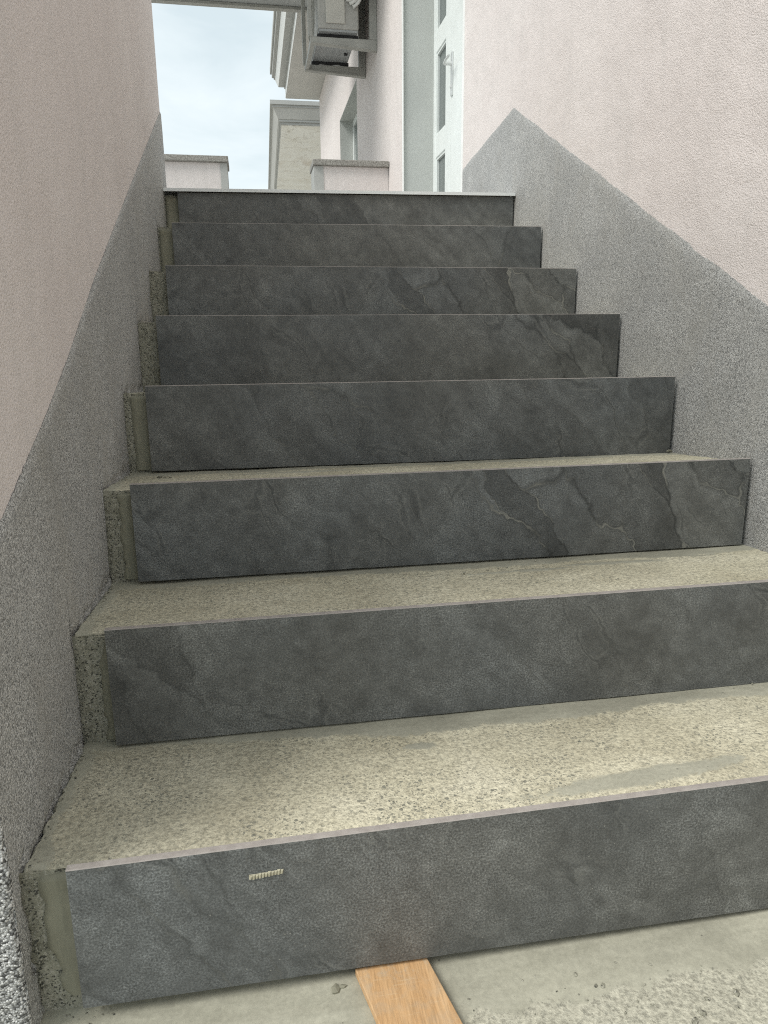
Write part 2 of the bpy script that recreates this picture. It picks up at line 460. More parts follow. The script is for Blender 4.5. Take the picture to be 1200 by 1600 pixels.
# ================================================================== mesh helpers
class MB:
    def __init__(s):
        s.v, s.f, s.mi = [], [], []

    def add(s, verts, faces, mi=0):
        o = len(s.v)
        s.v += [tuple(v) for v in verts]
        s.f += [tuple(i + o for i in f) for f in faces]
        s.mi += [mi] * len(faces)

    def box(s, x0, x1, y0, y1, z0, z1, mi=0):
        v = [(x0, y0, z0), (x1, y0, z0), (x1, y1, z0), (x0, y1, z0), (x0, y0, z1), (x1, y0, z1), (x1, y1, z1), (x0, y1, z1)]
        s.add(v, [(0, 3, 2, 1), (4, 5, 6, 7), (0, 1, 5, 4), (1, 2, 6, 5), (2, 3, 7, 6), (3, 0, 4, 7)], mi)

    def prism(s, pts, axis, a, b, mi=0):
        """pts: closed polygon in the two other axes (cyclic order), extruded from a to b along axis"""
        n = len(pts)

        def P(p, t):
            return {'x': (t, p[0], p[1]), 'y': (p[0], t, p[1]), 'z': (p[0], p[1], t)}[axis]
        v = [P(p, a) for p in pts] + [P(p, b) for p in pts]
        f = [tuple(range(n - 1, -1, -1)), tuple(range(n, 2 * n))]
        f += [(i, (i + 1) % n, n + (i + 1) % n, n + i) for i in range(n)]
        s.add(v, f, mi)

    def tube(s, path, r, seg=8, mi=0):
        pts = [Vector(p) for p in path]
        rings = []
        for i, p in enumerate(pts):
            d = (pts[min(i + 1, len(pts) - 1)] - pts[max(i - 1, 0)]).normalized()
            a = d.orthogonal().normalized() if i == 0 else (rings[-1][1] - d * rings[-1][1].dot(d)).normalized()
            b = d.cross(a)
            rings.append(([p + (a * math.cos(t) + b * math.sin(t)) * r for t in [2 * math.pi * k / seg for k in range(seg)]], a))
        v = [q for ring, _ in rings for q in ring]
        f = []
        for i in range(len(pts) - 1):
            for k in range(seg):
                f.append((i * seg + k, i * seg + (k + 1) % seg, (i + 1) * seg + (k + 1) % seg, (i + 1) * seg + k))
        f += [tuple(range(seg - 1, -1, -1)), tuple(range((len(pts) - 1) * seg, len(pts) * seg))]
        s.add(v, f, mi)

    def grid(s, nu, nv, fn, mi=0, flip=False):
        v = [fn(i / nu, j / nv) for j in range(nv + 1) for i in range(nu + 1)]
        f = []
        for j in range(nv):
            for i in range(nu):
                a = j * (nu + 1) + i
                q = (a, a + 1, a + nu + 2, a + nu + 1)
                f.append(q[::-1] if flip else q)
        s.add(v, f, mi)

    def build(s, name, mats, parent=None, bevel=0.0, smooth=False, fix=True):
        me = bpy.data.meshes.new(name)
        me.from_pydata(s.v, [], s.f)
        mats = mats if isinstance(mats, (list, tuple)) else [mats]
        for mm in mats:
            me.materials.append(M[mm] if isinstance(mm, str) else mm)
        me.polygons.foreach_set('material_index', s.mi)
        if smooth:
            me.polygons.foreach_set('use_smooth', [True] * len(me.polygons))
        if fix:
            bm = bmesh.new()
            bm.from_mesh(me)
            bmesh.ops.recalc_face_normals(bm, faces=bm.faces)
            bm.to_mesh(me)
            bm.free()
        me.update()
        o = bpy.data.objects.new(name, me)
        col.objects.link(o)
        if parent is not None:
            o.parent = parent
        if bevel:
            b = o.modifiers.new('bevel', 'BEVEL')
            b.width = bevel
            b.segments = 2
            b.limit_method = 'ANGLE'
            b.angle_limit = R(40)
        return o


def tag(o, label=None, cat=None, group=None, kind=None):
    for k, v in (('label', label), ('category', cat), ('group', group), ('kind', kind)):
        if v:
            o[k] = v
    return o


def thing(name, label, cat, loc=(0, 0, 0), group=None):
    """parts are modelled in world coordinates; the Empty marks the base and parents keep their place"""
    o = bpy.data.objects.new(name, None)
    col.objects.link(o)
    o.empty_display_size = 0.1
    return tag(o, label, cat, group)


def N(x, y, z=0.0):
    return mn.noise(Vector((x, y, z)))


def FB(x, y, z=0.0, o=4):
    return mn.fractal(Vector((x, y, z)), 1.0, 2.0, o)


# ================================================================== layout (metres)
RUN = 0.2896
XW = -0.048         # face of the left granulate band
XR = 1.2085         # face of the right granulate band
Z_FLOOR = -0.051
Z_LAND = 1.203
Y_WALL0, Y_WALL1 = -0.013, 2.145

# ------------------------------------------------------------------ ground, landings
g = MB()
g.box(-900, 900, -900, 900, -0.9, -0.22)
tag(g.build('ground', 'ground'), kind='structure')


def attr_set(o, name, vals):
    a = o.data.attributes.new(name, 'FLOAT', 'POINT')
    a.data.foreach_set('value', vals)


def floor_fn(u, v):
    x = -0.9 + 3.1 * u
    y = -1.6 + (1.6 + 0.03) * v
    return (x, y, Z_FLOOR + 0.0022 * FB(x * 6, y * 6, 1.0) + 0.0008 * FB(x * 60, y * 60, 2.0))


fl = MB()


def floor_xy(i, j, nx, ny):
    return i, j


xs = [-0.9 + 0.8 * k / 14 for k in range(14)] + [-0.1 + 1.4 * k / 230 for k in range(231)] + [1.3 + 0.9 * (k + 1) / 12 for k in range(12)]
ys = [-1.6 + 1.2 * k / 20 for k in range(20)] + [-0.4 + 0.43 * k / 72 for k in range(73)]
nx, ny = len(xs), len(ys)
vv, sm, gm = [], [], []
for y in ys:
    for x in xs:
        edge = -0.075 + 0.020 * N(x * 7, 3.1) + 0.012 * N(x * 24, 9.0)
        edge += 0.02 * max(0.0, (x - 0.62)) / 0.2 if x > 0.62 else 0.0
        left = max(0.0, min(1.0, (0.40 - x) / 0.05))
        m_ = max(0.0, min(1.0, 0.5 + (y - edge) / 0.022))
        m_ = max(m_, left * max(0, min(1, 0.5 + (y + 0.24) / 0.06)))
        z = Z_FLOOR + 0.0016 * FB(x * 6, y * 6, 1.0) + 0.0007 * FB(x * 60, y * 60, 2.0) * (1.3 - m_) + 0.0012 * m_
        # trowel ridge left of the board
        z += 0.0018 * math.exp(-((y + 0.034 + 0.05 * (x - 0.2)) / 0.006) ** 2) * (1 if x < 0.3 else 0.2)
        vv.append((x, y, z))
        sm.append(m_)
        gm.append(0.25 + 0.3 * N(x * 5, y * 5, 4))
ff = [(j * nx + i, j * nx + i + 1, (j + 1) * nx + i + 1, (j + 1) * nx + i) for j in range(ny - 1) for i in range(nx - 1)]
nb = len(vv)
fl.add(vv, ff)
fl.box(-0.9, 2.2, -1.6, 0.026, -0.24, -0.075)
lo = fl.build('lower_landing', 'agg_floor', fix=False, smooth=True)
pad = [0.0] * (len(fl.v) - nb)
attr_set(lo, 'smear', sm + pad)
attr_set(lo, 'greying', gm + pad)
tag(lo, kind='structure')

# terrace behind the top riser
t = MB()
t.box(-3.2, XR + 0.3, 2.36, 5.2, 0.9, Z_LAND - 0.004)
t.box(-3.2, -0.062, Y_WALL1 + 0.004, 2.36, 0.9, Z_LAND - 0.004)
t.box(-3.2, XR + 0.3, 4.0, 5.2, -0.24, 0.9)
tag(t.build('upper_terrace', 'beam'), kind='structure')

# ------------------------------------------------------------------ staircase
stairs = thing('staircase', 'concrete staircase with dark slate look tiles set on its eight risers', 'staircase')

# measured tile corners: left x, right x, top z left/right, bottom z left/right
TILES = [
    (0.001, 1.201, 0.1491, 0.1515, -0.030, -0.0485),
    (0.000, 1.201, 0.3014, 0.3003, 0.1219, 0.1175),
    (0.002, 1.1985, 0.4520, 0.4518, 0.2740, 0.2713),
    (0.000, 1.1985, 0.6036, 0.6010, 0.4240, 0.4190),
    (-0.0018, 1.2010, 0.7540, 0.7538, 0.574, 0.5725),
    (-0.0006, 1.2020, 0.8979, 0.8972, 0.722, 0.720),
    (-0.002, 1.2010, 1.0509, 1.0585, 0.866, 0.866),
    (-0.0023, 1.2025, 1.1910, 1.2035, 1.020, 1.025),
]
PAT = [(7.3, 1.9), (2.2, 5.6), (0.0, 0.0), (4.1, 8.2), (9.4, 3.3), (0.02, 0.02), (5.7, 6.4), (11.5, 2.7)]

CLEFT = [[(-0.1, 0.34, 0.5), (0.7, 1.4, 0.45)], [(-0.2, 0.34, 0.42), (0.5, 0.9, 0.45)], [(0.58, 1.6, 1.0), (0.10, 0.45, 0.4)],
         [(0.05, 0.55, 0.65), (0.75, 1.5, 0.4)], [(0.82, 1.5, 0.9), (-0.2, 0.35, 0.4)], [(0.58, 1.6, 1.0), (0.2, 0.55, 0.45)],
         [(0.6, 1.2, 0.6), (-0.2, 0.3, 0.4)], [(0.3, 0.8, 0.6)]]
PATCH = {0: [(0.70, 0.060, 0.155, 0.017, 0.10), (0.425, 0.203, 0.03, 0.010, 0.0)],
         1: [(0.86, 0.515, 0.10, 0.010, -0.05), (1.0, 0.535, 0.09, 0.008, -0.1), (0.70, 0.50, 0.09, 0.008, 0.0)],
         2: [(0.3, 0.78, 0.12, 0.02, 0.0)]}


def smear_at(i, x, y):
    back = (i + 1) * RUN
    v = back - y
    b = 0.040 + 0.018 * N(x * 5.1, i * 3.7) + 0.010 * N(x * 19, i * 7.1)
    if i == 0:
        b *= max(0.0, min(1.0, (x - 0.05) / 0.35))
        b += 0.012 * max(0.0, 1 - abs(x - 0.5) / 0.3)
    if i == 1:
        b *= 0.55 + 0.35 * max(0.0, min(1.0, (x - 0.3) / 0.4))
    m_ = max(0.0, min(1.0, 0.5 + (b - v) / 0.022))
    for cx, cy, rx, ry, sl in PATCH.get(i, []):
        dx = (x - cx) / rx
        dy = (y - cy - sl * (x - cx)) / ry
        d = math.sqrt(dx * dx + dy * dy) + 0.35 * N(x * 14, y * 30, i)
        m_ = max(m_, max(0.0, min(1.0, 0.5 + (1 - d) * 1.2)))
    # cement washed up the left edge
    e = 0.020 + 0.012 * N(y * 14, i * 2.2)
    m_ = max(m_, 0.8 * max(0.0, min(1.0, 0.5 + (e - (x - XW)) / 0.02)))
    return m_


steps = []
for i, (xl, xr, ztl, ztr, zbl, zbr) in enumerate(TILES):
    y0 = i * RUN
    yr = y0 + 0.024                       # raw concrete riser behind the tile
    yb = (i + 1) * RUN + 0.060
    zf = 0.5 * (ztl + ztr) - 0.014
    zb_ = 0.5 * (ztl + ztr) - 0.0335
    if i == 7:
        yb = 2.365
        zf = zb_ = 1.186
    mb = MB()
    # tread
    xs = [XW - 0.012 + 0.06 * k / 16 for k in range(16)] + [0.0 + (XR + 0.01) * k / 190 for k in range(191)]
    ny_ = 46 if i < 4 else 14
    if i >= 4:
        xs = xs[:16] + xs[16::5]
    vv, sm, gm = [], [], []
    for j in range(ny_ + 1):
        tt = j / ny_
        y = yr + (yb - yr) * tt
        for x in xs:
            z = zf + (zb_ - zf) * min(1, (y - yr) / (RUN - 0.024))
            m_ = smear_at(i, x, y)
            z += 0.0016 * FB(x * 7, y * 7, i) + 0.0009 * FB(x * 70, y * 70, i + 5.0) * (1.2 - m_) + 0.0012 * m_
            if j == 0:
                z -= 0.0035 + 0.0025 * FB(x * 40, i)
            yy = y + (0.002 * FB(x * 45, i, 3.0) if j == 0 else 0)
            xx = x
            if x < XW - 0.0115:                      # ragged lip along the wall
                xx = XW - 0.002 + 0.005 * N(y * 40, i * 3.0) + 0.003 * N(y * 120, i * 8.0)
                z -= 0.004
            elif x < XW + 0.006:
                xx = max(x, XW + 0.0015 + 0.005 * N(y * 40, i * 3.0) + 0.003 * N(y * 120, i * 8.0))
            vv.append((xx, yy, z))
            sm.append(m_)
            lft = max(0.0, 1 - (x - XW) / 0.42)
            gm.append(max(0.0, min(1.0, 0.9 * lft + 0.35 * FB(x * 4, y * 4, i) + 0.12)))  # greyer towards the left wall, mottled by noise
    nx = len(xs)
    mb.add(vv, [(j * nx + a, j * nx + a + 1, (j + 1) * nx + a + 1, (j + 1) * nx + a) for j in range(ny_) for a in range(nx - 1)], 0)
    n_tread = len(vv)
    # riser face, fine where it shows at the left of the tile
    zlo = zbl - 0.05
    xs2 = [XW - 0.012 + 0.066 * k / 34 for k in range(35)] + [0.3, 0.7, XR + 0.01]
    nz = 84
    vv = []
    for j in range(nz + 1):
        for a, x in enumerate(xs2):
            tt = j / nz
            ztop = zf - 0.0008 + 0.0025 * FB(x * 40, i) + 0.0016 * FB(x * 7, yr * 7, i)
            z = ztop + (zlo - ztop) * tt
            rgh = 0.0012 * FB(x * 60, z * 60, i) + 0.0009 * N(x * 260, z * 260, i)
            if x < XW + 0.016:                       # crumbled inner corner against the wall
                rgh += 0.004 * max(0, N(z * 45, i * 5.0, x * 60))
            y = yr + rgh * (0.25 if j == 0 else 1)
            if a >= 35:
                y = yr
            vv.append((x, y, z))
    n2 = len(xs2)
    mb.add(vv, [(j * n2 + a, (j + 1) * n2 + a, (j + 1) * n2 + a + 1, j * n2 + a + 1) for j in range(nz) for a in range(n2 - 1)], 1)
    # solid core under the tread
    mb.box(XW - 0.001, XR + 0.009, yr + 0.014, yb - 0.001, -0.23 if i < 2 else zlo - 0.12, zb_ - 0.012, 1)
    st = mb.build('step', ['agg', 'rough'], stairs, fix=False, smooth=True)
    pad = [0.0] * (len(mb.v) - n_tread)
    attr_set(st, 'smear', sm + pad)
    attr_set(st, 'greying', gm + pad)
    steps.append(st)

    # mortar bed behind the tile, smoothed off at its left end
    smooth_to = [-0.030, -0.016, -0.024, -0.034, 0.004, 0.004, -0.044, -0.046][i]
    zt = zf - 0.0045
    bot = zbl + 0.001
    bmq = MB()

    def bed(u, v, i=i, smooth_to=smooth_to, zt=zt, bot=bot, y0=y0):
        z = bot + (zt - bot) * v
        ragged = 0.006 * N(z * 38, i * 4.0) + 0.003 * N(z * 120, i)
        if i == 0:
            ragged += 0.014 * max(0.0, 1 - (z - bot) / 0.085) - 0.004
        if i == 1:
            ragged += 0.016 * max(0.0, (z - (bot + 0.115)) / 0.05)
        if i in (3, 6, 7):
            ragged *= 0.35
        xa = smooth_to + ragged
        x = xa + (0.06 - xa) * u
        y = y0 + 0.0190 + 0.0010 * FB(x * 25, z * 25, i) + 0.0035 * max(0, 1 - u / 0.07) ** 2
        if v > 0.999:
            y = y0 + 0.0285
        return (x, y, z)
    bmq.grid(26, 34, bed)
    bmq.box(0.05, xr - 0.02, y0 + 0.0115, y0 + 0.030, bot + 0.01, zt - 0.004)
    bmq.build('mortar_bed', 'mortar', st, smooth=True, fix=False)

    # riser tile: 11 mm porcelain, slightly uneven arrises, raw body on its edges
    th = 0.0090
    nX = 96
    tb = MB()
    vtop, uvs = [], []
    rows = []
    ch = 0.0009

    def tz(x):
        k = (x - xl) / (xr - xl)
        return ztl + (ztr - ztl) * k, zbl + (zbr - zbl) * k
    for k in range(nX + 1):
        x = xl + (xr - xl) * k / nX
        a, b = tz(x)
        jt = 0.0005 * N(x * 160, i * 9.0)
        jb = 0.0007 * N(x * 130, i * 9.0 + 4)
        bow = 0.0006 * math.sin(3.1 * x + i)
        rows.append([(x, y0 + th + bow, a + jt), (x, y0 + ch + bow, a + jt), (x, y0 + bow, a - ch + jt),
                     (x, y0 + bow, b + ch + jb), (x, y0 + ch + bow, b + jb), (x, y0 + th + bow, b + jb)])
    vv = [p for r in rows for p in r]
    tb.add(vv, [(6 * k + c, 6 * k + c + 1, 6 * k + c + 7, 6 * k + c + 6) for k in range(nX) for c in range(5) if c in (2,)], 0)
    o2 = 0
    for k in range(nX):
        for c in (0, 1, 3, 4):
            tb.f.append((6 * k + c, 6 * k + c + 1, 6 * k + c + 7, 6 * k + c + 6))
            tb.mi.append(1 if c in (0, 4) else (1 if c == 1 else 0))
        tb.f.append((6 * k + 5, 6 * k, 6 * k + 6, 6 * k + 11))
        tb.mi.append(1)
    tb.f.append(tuple(range(5, -1, -1)))
    tb.mi.append(1)
    tb.f.append(tuple(6 * nX + c for c in range(6)))
    tb.mi.append(0)
    ti = tb.build('riser_tile', ['tile', 'tile_edge'], st)
    cv = []
    for vtx in ti.data.vertices:
        c_ = 0.0
        for (xa, xb, stg) in CLEFT[i]:
            c_ = max(c_, stg * max(0.0, min(1.0, min(vtx.co.x - xa, xb - vtx.co.x) / 0.10)))
        cv.append(c_)
    attr_set(ti, 'cleft', cv)
    uvl = ti.data.uv_layers.new(name='UVMap')
    ox, oz = PAT[i]
    for lp in ti.data.loops:
        co = ti.data.vertices[lp.vertex_index].co
        uvl.data[lp.index].uv = (co.x + ox, co.z - ztl + co.y * 0.5 + oz - y0 * 0.5)

# white profile closing the edge of the landing
nb_ = MB()
prof = [(2.014, 0.0), (2.014, -0.0102), (2.0175, -0.0102), (2.0175, -0.002), (2.36, -0.002), (2.36, 0.0)]
va = [(XW + 0.001, p[0], 1.2020 + p[1]) for p in prof] + [(XR - 0.002, p[0], 1.2145 + p[1]) for p in prof]
n = len(prof)
nb_.add(va, [tuple(range(n - 1, -1, -1)), tuple(range(n, 2 * n))] + [(k, (k + 1) % n, n + (k + 1) % n, n + k) for k in range(n)])
nz_ = nb_.build('nosing_profile', 'alu', stairs)
nz_['label'] = 'thin white metal edge along the top step'

# ribbed smear of dried adhesive stuck on the bottom tile
ad = MB()
for k in range(11):
    t_ = k / 10
    cx = 0.191 + 0.0345 * t_
    cz = 0.1110 + 0.0030 * t_
    h = (0.0027 + 0.0005 * math.sin(k * 2.3)) * (0.75 if k == 0 else 1)
    w = 0.0017
    ln = 0.0006
    ad.add([(cx - w, 0.0, cz - h), (cx + w, 0.0, cz - h), (cx + w + ln, 0.0, cz + h), (cx - w + ln, 0.0, cz + h),
            (cx - 0.4 * w, -0.0022, cz - 0.75 * h), (cx + 0.4 * w, -0.0022, cz - 0.75 * h),
            (cx + 0.4 * w + ln, -0.0022, cz + 0.8 * h), (cx - 0.4 * w + ln, -0.0022, cz + 0.8 * h)],
           [(0, 3, 2, 1), (4, 5, 6, 7), (0, 1, 5, 4), (1, 2, 6, 5), (2, 3, 7, 6), (3, 0, 4, 7)])
ad.box(0.1895, 0.2262, -0.0006, 0.0004, 0.1106, 0.1142)
a_ = ad.build('adhesive_ridge', 'adh', steps[0])
a_['label'] = 'small ribbed smear of dried yellowish adhesive on the lowest tile'

# ------------------------------------------------------------------ left wall
lw = thing('stair_wall', 'pink rendered wall with grey granulate band on the shaded left of the stairs', 'wall')
ZT = 1.98
band = [(Y_WALL0, 0.448), (0.0918, 0.4984), (0.1436, 0.5218), (0.3203, 0.5968), (0.4758, 0.6705), (0.732, 0.8050),
        (1.1436, 1.0020), (2.138, 1.4695), (Y_WALL1 + 0.004, 1.473)]


w = MB()
cut = [(max(a, Y_WALL0 + 0.012), b - 0.03) for a, b in band[:-1]] + [(Y_WALL1, 1.44)]
w.prism(cut + [(Y_WALL1, ZT), (Y_WALL0 + 0.012, ZT)], 'x', -0.32, XW - 0.0035)
w.build('render', 'pink', lw, bevel=0.004)
w = MB()
w.prism([(a, b - 0.0005) for a, b in cut] + [(Y_WALL1, -0.24), (Y_WALL0 + 0.012, -0.24)], 'x', -0.319, XW - 0.0105)
w.build('masonry', 'rough', lw)


def lerp_line(pts, y):
    for (a, za), (b, zb) in zip(pts, pts[1:]):
        if y <= b:
            return za + (zb - za) * (y - a) / (b - a)
    return pts[-1][1]


def stair_edge(y):
    """height of the concrete under the band at depth y"""
    k = int(math.floor((y - 0.02) / RUN))
    if k < 0:
        return Z_FLOOR
    k = min(k, 7)
    return 0.5 * (TILES[k][2] + TILES[k][3]) - 0.02


# band face: columns of quads between the ragged stair profile and the straight paint line
bmw = MB()
ysl = []
y = Y_WALL0
while y < Y_WALL1 + 0.004:
    ysl.append(y)
    y += 0.0045
ysl.append(Y_WALL1 + 0.004)


def face_x(y, z):
    return XW + 0.0009 * FB(y * 9, z * 9, 8.0) + 0.0006 * N(y * 120, z * 120, 2.0)


NZ = 60
vv = []
for y in ysl:
    lo_ = Z_FLOOR - 0.03 if y < 0.03 else stair_edge(y) - 0.19
    hi = lerp_line(band, y) + 0.0022 * N(y * 90, 5.0) + 0.0016 * N(y * 260, 7.0)
    for j in range(NZ + 1):
        z = lo_ + (hi - lo_) * j / NZ
        x = face_x(y, z)
        # broken plaster edge where it meets the concrete
        d = min(abs(z - stair_edge(y)), 1)
        kk = round((y - 0.024) / RUN)
        near_v = abs(y - (kk * RUN + 0.024)) if 0 <= kk <= 7 else 1
        zr0 = TILES[kk][4] if 0 <= kk <= 7 else 0
        zr1 = TILES[kk][2] if 0 <= kk <= 7 else 0
        vert = near_v if zr0 - 0.01 < z < zr1 else 1
        q = min(d, vert)
        rag = 0.004 + 0.020 * max(0, N(y * 34, z * 34, 4.0) + 0.15)
        br = max(0.0, min(1.0, 1.6 * (1 - q / rag)))
        x -= 0.0100 * br * (0.7 + 0.5 * FB(y * 70, z * 70, 6.0))
        x += 0.0022 * max(0.0, 1 - abs(q - rag) / 0.004) * max(0.0, N(y * 55, z * 55, 9.0) + 0.2)
        x -= 0.003 * max(0.0, 1 - (hi - z) / 0.0025)
        vv.append((x, y, z))
m1 = NZ + 1
bmw.add(vv, [(a * m1 + j, a * m1 + j + 1, (a + 1) * m1 + j + 1, (a + 1) * m1 + j) for a in range(len(ysl) - 1) for j in range(NZ)])
# rounded front corner and the end face towards the viewer, direct light in its chip colours
ZC0 = Z_FLOOR - 0.03
rc = 0.007
NA = 10
prof = [(XW - rc + rc * math.sin(R(90) * (1 - k / NA)), Y_WALL0 - 0.006 + rc - rc * math.cos(R(90) * (1 - k / NA)) - 0.001) for k in range(NA + 1)]
prof = [(XW, Y_WALL0 + 0.0005)] + prof + [(XW - rc - 0.003 * k, Y_WALL0 - 0.007) for k in range(1, 30)] + [(-0.32, Y_WALL0 - 0.007)]
ZHI = lerp_line(band, Y_WALL0)
vv = []
NZC = 190
for (px_, py_) in prof:
    for j in range(NZC + 1):
        z = ZC0 + (ZHI - ZC0) * j / NZC
        a = 0.0022 * FB(px_ * 40, z * 22, 11.0) + 0.0011 * N(px_ * 300, z * 300, 12.0)
        if px_ == XW and py_ > Y_WALL0:
            a = 0
        vv.append((px_ + (a if px_ > XW - rc else 0), py_ - (a if px_ < XW else 0), z))
mc = NZC + 1
bmw.add(vv, [(a * mc + j, a * mc + j + 1, (a + 1) * mc + j + 1, (a + 1) * mc + j) for a in range(len(prof) - 1) for j in range(NZC)], 1)
bmw.box(-0.316, XW - 0.0110, Y_WALL0 - 0.002, Y_WALL0 + 0.0119, -0.2, ZHI - 0.002)
pl = bmw.build('granulate_band', ['gran', 'gran_lit_end'], lw, fix=False, smooth=True)
pl['label'] = 'grey speckled granulate plaster stepping up with the stairs'

# ------------------------------------------------------------------ house on the right
house = thing('house', 'pink rendered house with white door and window on the right of the stairs', 'house')
Y0, Y1 = -1.5, 9.25
ZH = 3.66
XP = XR + 0.003             # face of the pink render
DY0, DY1, DZ0, DZ1 = 2.735, 4.08, Z_LAND - 0.003, 3.32
WY0, WY1, WZ0, WZ1 = 6.02, 7.24, 2.05, 2.86
wall = MB()
ycut = [Y0, DY0, DY1, WY0, WY1, Y1]
for a, b in zip(ycut, ycut[1:]):
    if a == DY0:
        spans = [(-0.24, DZ0), (DZ1, ZH)]
    elif a == WY0:
        spans = [(-0.24, WZ0), (WZ1, ZH)]
    else:
        spans = [(-0.24, ZH)]
    for z0, z1 in spans:
        wall.box(XP, XP + 0.34, a, b, z0, z1)
bmw2 = wall.build('render', 'pink', house)
# jamb linings and beads of the doorway
jl = MB()
jl.box(XP + 0.003, XP + 0.30, DY1 - 0.005, DY1 - 0.0005, DZ0, DZ1 - 0.005)
jl.box(XP + 0.003, XP + 0.30, DY0 + 0.0005, DY0 + 0.005, DZ0, DZ1 - 0.005)
jl.box(XP + 0.003, XP + 0.30, DY0 + 0.0005, DY1 - 0.0005, DZ1 - 0.0045, DZ1 - 0.0005)
jl.build('door_reveal', 'jamb', house)
for yy in (DY1 - 0.020, DY0 - 0.006):
    bd = MB()
    bd.box(XP - 0.004, XP + 0.0028, yy, yy + 0.026, DZ0, DZ1)
    bd.build('corner_bead', 'white_bead_and_lit', house, bevel=0.0015)
# white double door set back in the reveal
door = MB()
XD = 1.405
door.box(XD, XD + 0.07, DY0 + 0.006, DY0 + 0.07, DZ0, DZ1 - 0.006)
door.box(XD, XD + 0.07, DY1 - 0.042, DY1 - 0.006, DZ0, DZ1 - 0.006)
door.box(XD + 0.001, XD + 0.069, DY0 + 0.07, DY1 - 0.042, DZ1 - 0.07, DZ1 - 0.0065)
dr = door.build('door_frame', 'white_pvc', house, bevel=0.004)


def leaf(y0, y1, s0, s1, name):
    lf = MB()
    z0, z1 = DZ0 + 0.01, DZ1 - 0.075
    xa, xb = XD - 0.012, XD + 0.05
    lf.box(xa, xb, y0, y0 + s0, z0, z1)
    lf.box(xa, xb, y1 - s1, y1, z0, z1)
    rails = [(z0, z0 + 0.16), (1.780, 1.905), (2.358, 2.470), (z1 - 0.11, z1)]
    for a, b in rails:
        lf.box(xa + 0.002, xb - 0.002, y0 + s0, y1 - s1, a, b)
    o = lf.build(name, 'white_pvc', house, bevel=0.004)
    zz = [z0 + 0.16, 1.780, 1.905, 2.358, 2.470, z1 - 0.11]
    for a, b in ((zz[0], zz[1]), (zz[2], zz[3]), (zz[4], zz[5])):
        pn = MB()
        pn.box(xa + 0.022, xa + 0.034, y0 + s0 - 0.004, y1 - s1 + 0.004, a - 0.004, b + 0.004)
        pn.build('pane', 'glass', o)
        gb = MB()
        for (c0, c1, d0, d1) in ((y0 + s0, y0 + s0 + 0.012, a, b), (y1 - s1 - 0.012, y1 - s1, a, b),
                                 (y0 + s0 + 0.012, y1 - s1 - 0.012, a, a + 0.012), (y0 + s0 + 0.012, y1 - s1 - 0.012, b - 0.012, b)):
            gb.box(xa + 0.008, xa + 0.0215, c0, c1, d0, d1)
        gb.build('glazing_bead', 'white_pvc', o)
    return o


far_leaf = leaf(3.632, DY1 - 0.048, 0.115, 0.055, 'door_leaf')
near_leaf = leaf(DY0 + 0.075, 3.624, 0.115, 0.29, 'door_leaf')
hp = MB()
hp.box(XD - 0.020, XD - 0.0125, 3.58, 3.612, 2.015, 2.235)
hp.tube([(XD - 0.016, 3.595, 2.175), (XD - 0.062, 3.595, 2.175)], 0.010, 10)
hp.tube([(XD - 0.060, 3.600, 2.175), (XD - 0.064, 3.55, 2.178), (XD - 0.062, 3.485, 2.178)], 0.0072, 10)
hp.tube([(XD - 0.012, 3.595, 2.06), (XD - 0.026, 3.595, 2.06)], 0.009, 10)
h_ = hp.build('handle', 'steel', near_leaf, bevel=0.003)
# window far along the wall
wf = MB()
XWN = XP + 0.13
for (a, b, c, d) in ((WY0 + 0.005, WY0 + 0.06, WZ0 + 0.03, WZ1 - 0.005), (WY1 - 0.06, WY1 - 0.005, WZ0 + 0.03, WZ1 - 0.005),
                     (WY0 + 0.06, WY1 - 0.06, WZ1 - 0.06, WZ1 - 0.005), (WY0 + 0.06, WY1 - 0.06, WZ0 + 0.03, WZ0 + 0.09),
                     (6.60, 6.66, WZ0 + 0.09, WZ1 - 0.06)):
    wf.box(XWN, XWN + 0.06, a, b, c, d)
win = wf.build('window', 'white_pvc', house, bevel=0.003)
for a, b in ((WY0 + 0.06, 6.60), (6.66, WY1 - 0.06)):
    pn = MB()
    pn.box(XWN + 0.02, XWN + 0.03, a - 0.004, b + 0.004, WZ0 + 0.086, WZ1 - 0.056)
    pn.build('pane', 'glass', win)
sl = MB()
sl.box(XP - 0.03, XP + 0.20, WY0 + 0.002, WY1 - 0.002, WZ0 + 0.001, WZ0 + 0.028)
sl.build('sill', 'cap', win)
rv = MB()
rv.box(XP + 0.001, XWN + 0.1, WY1 - 0.004, WY1 - 0.0005, WZ0 + 0.03, WZ1 - 0.0045)
rv.box(XP + 0.001, XWN + 0.1, WY0 + 0.0005, WY0 + 0.004, WZ0 + 0.03, WZ1 - 0.0045)
rv.box(XP + 0.001, XWN + 0.1, WY0 + 0.0005, WY1 - 0.0005, WZ1 - 0.004, WZ1 - 0.0005)
rv.build('window_reveal', 'jamb', house)
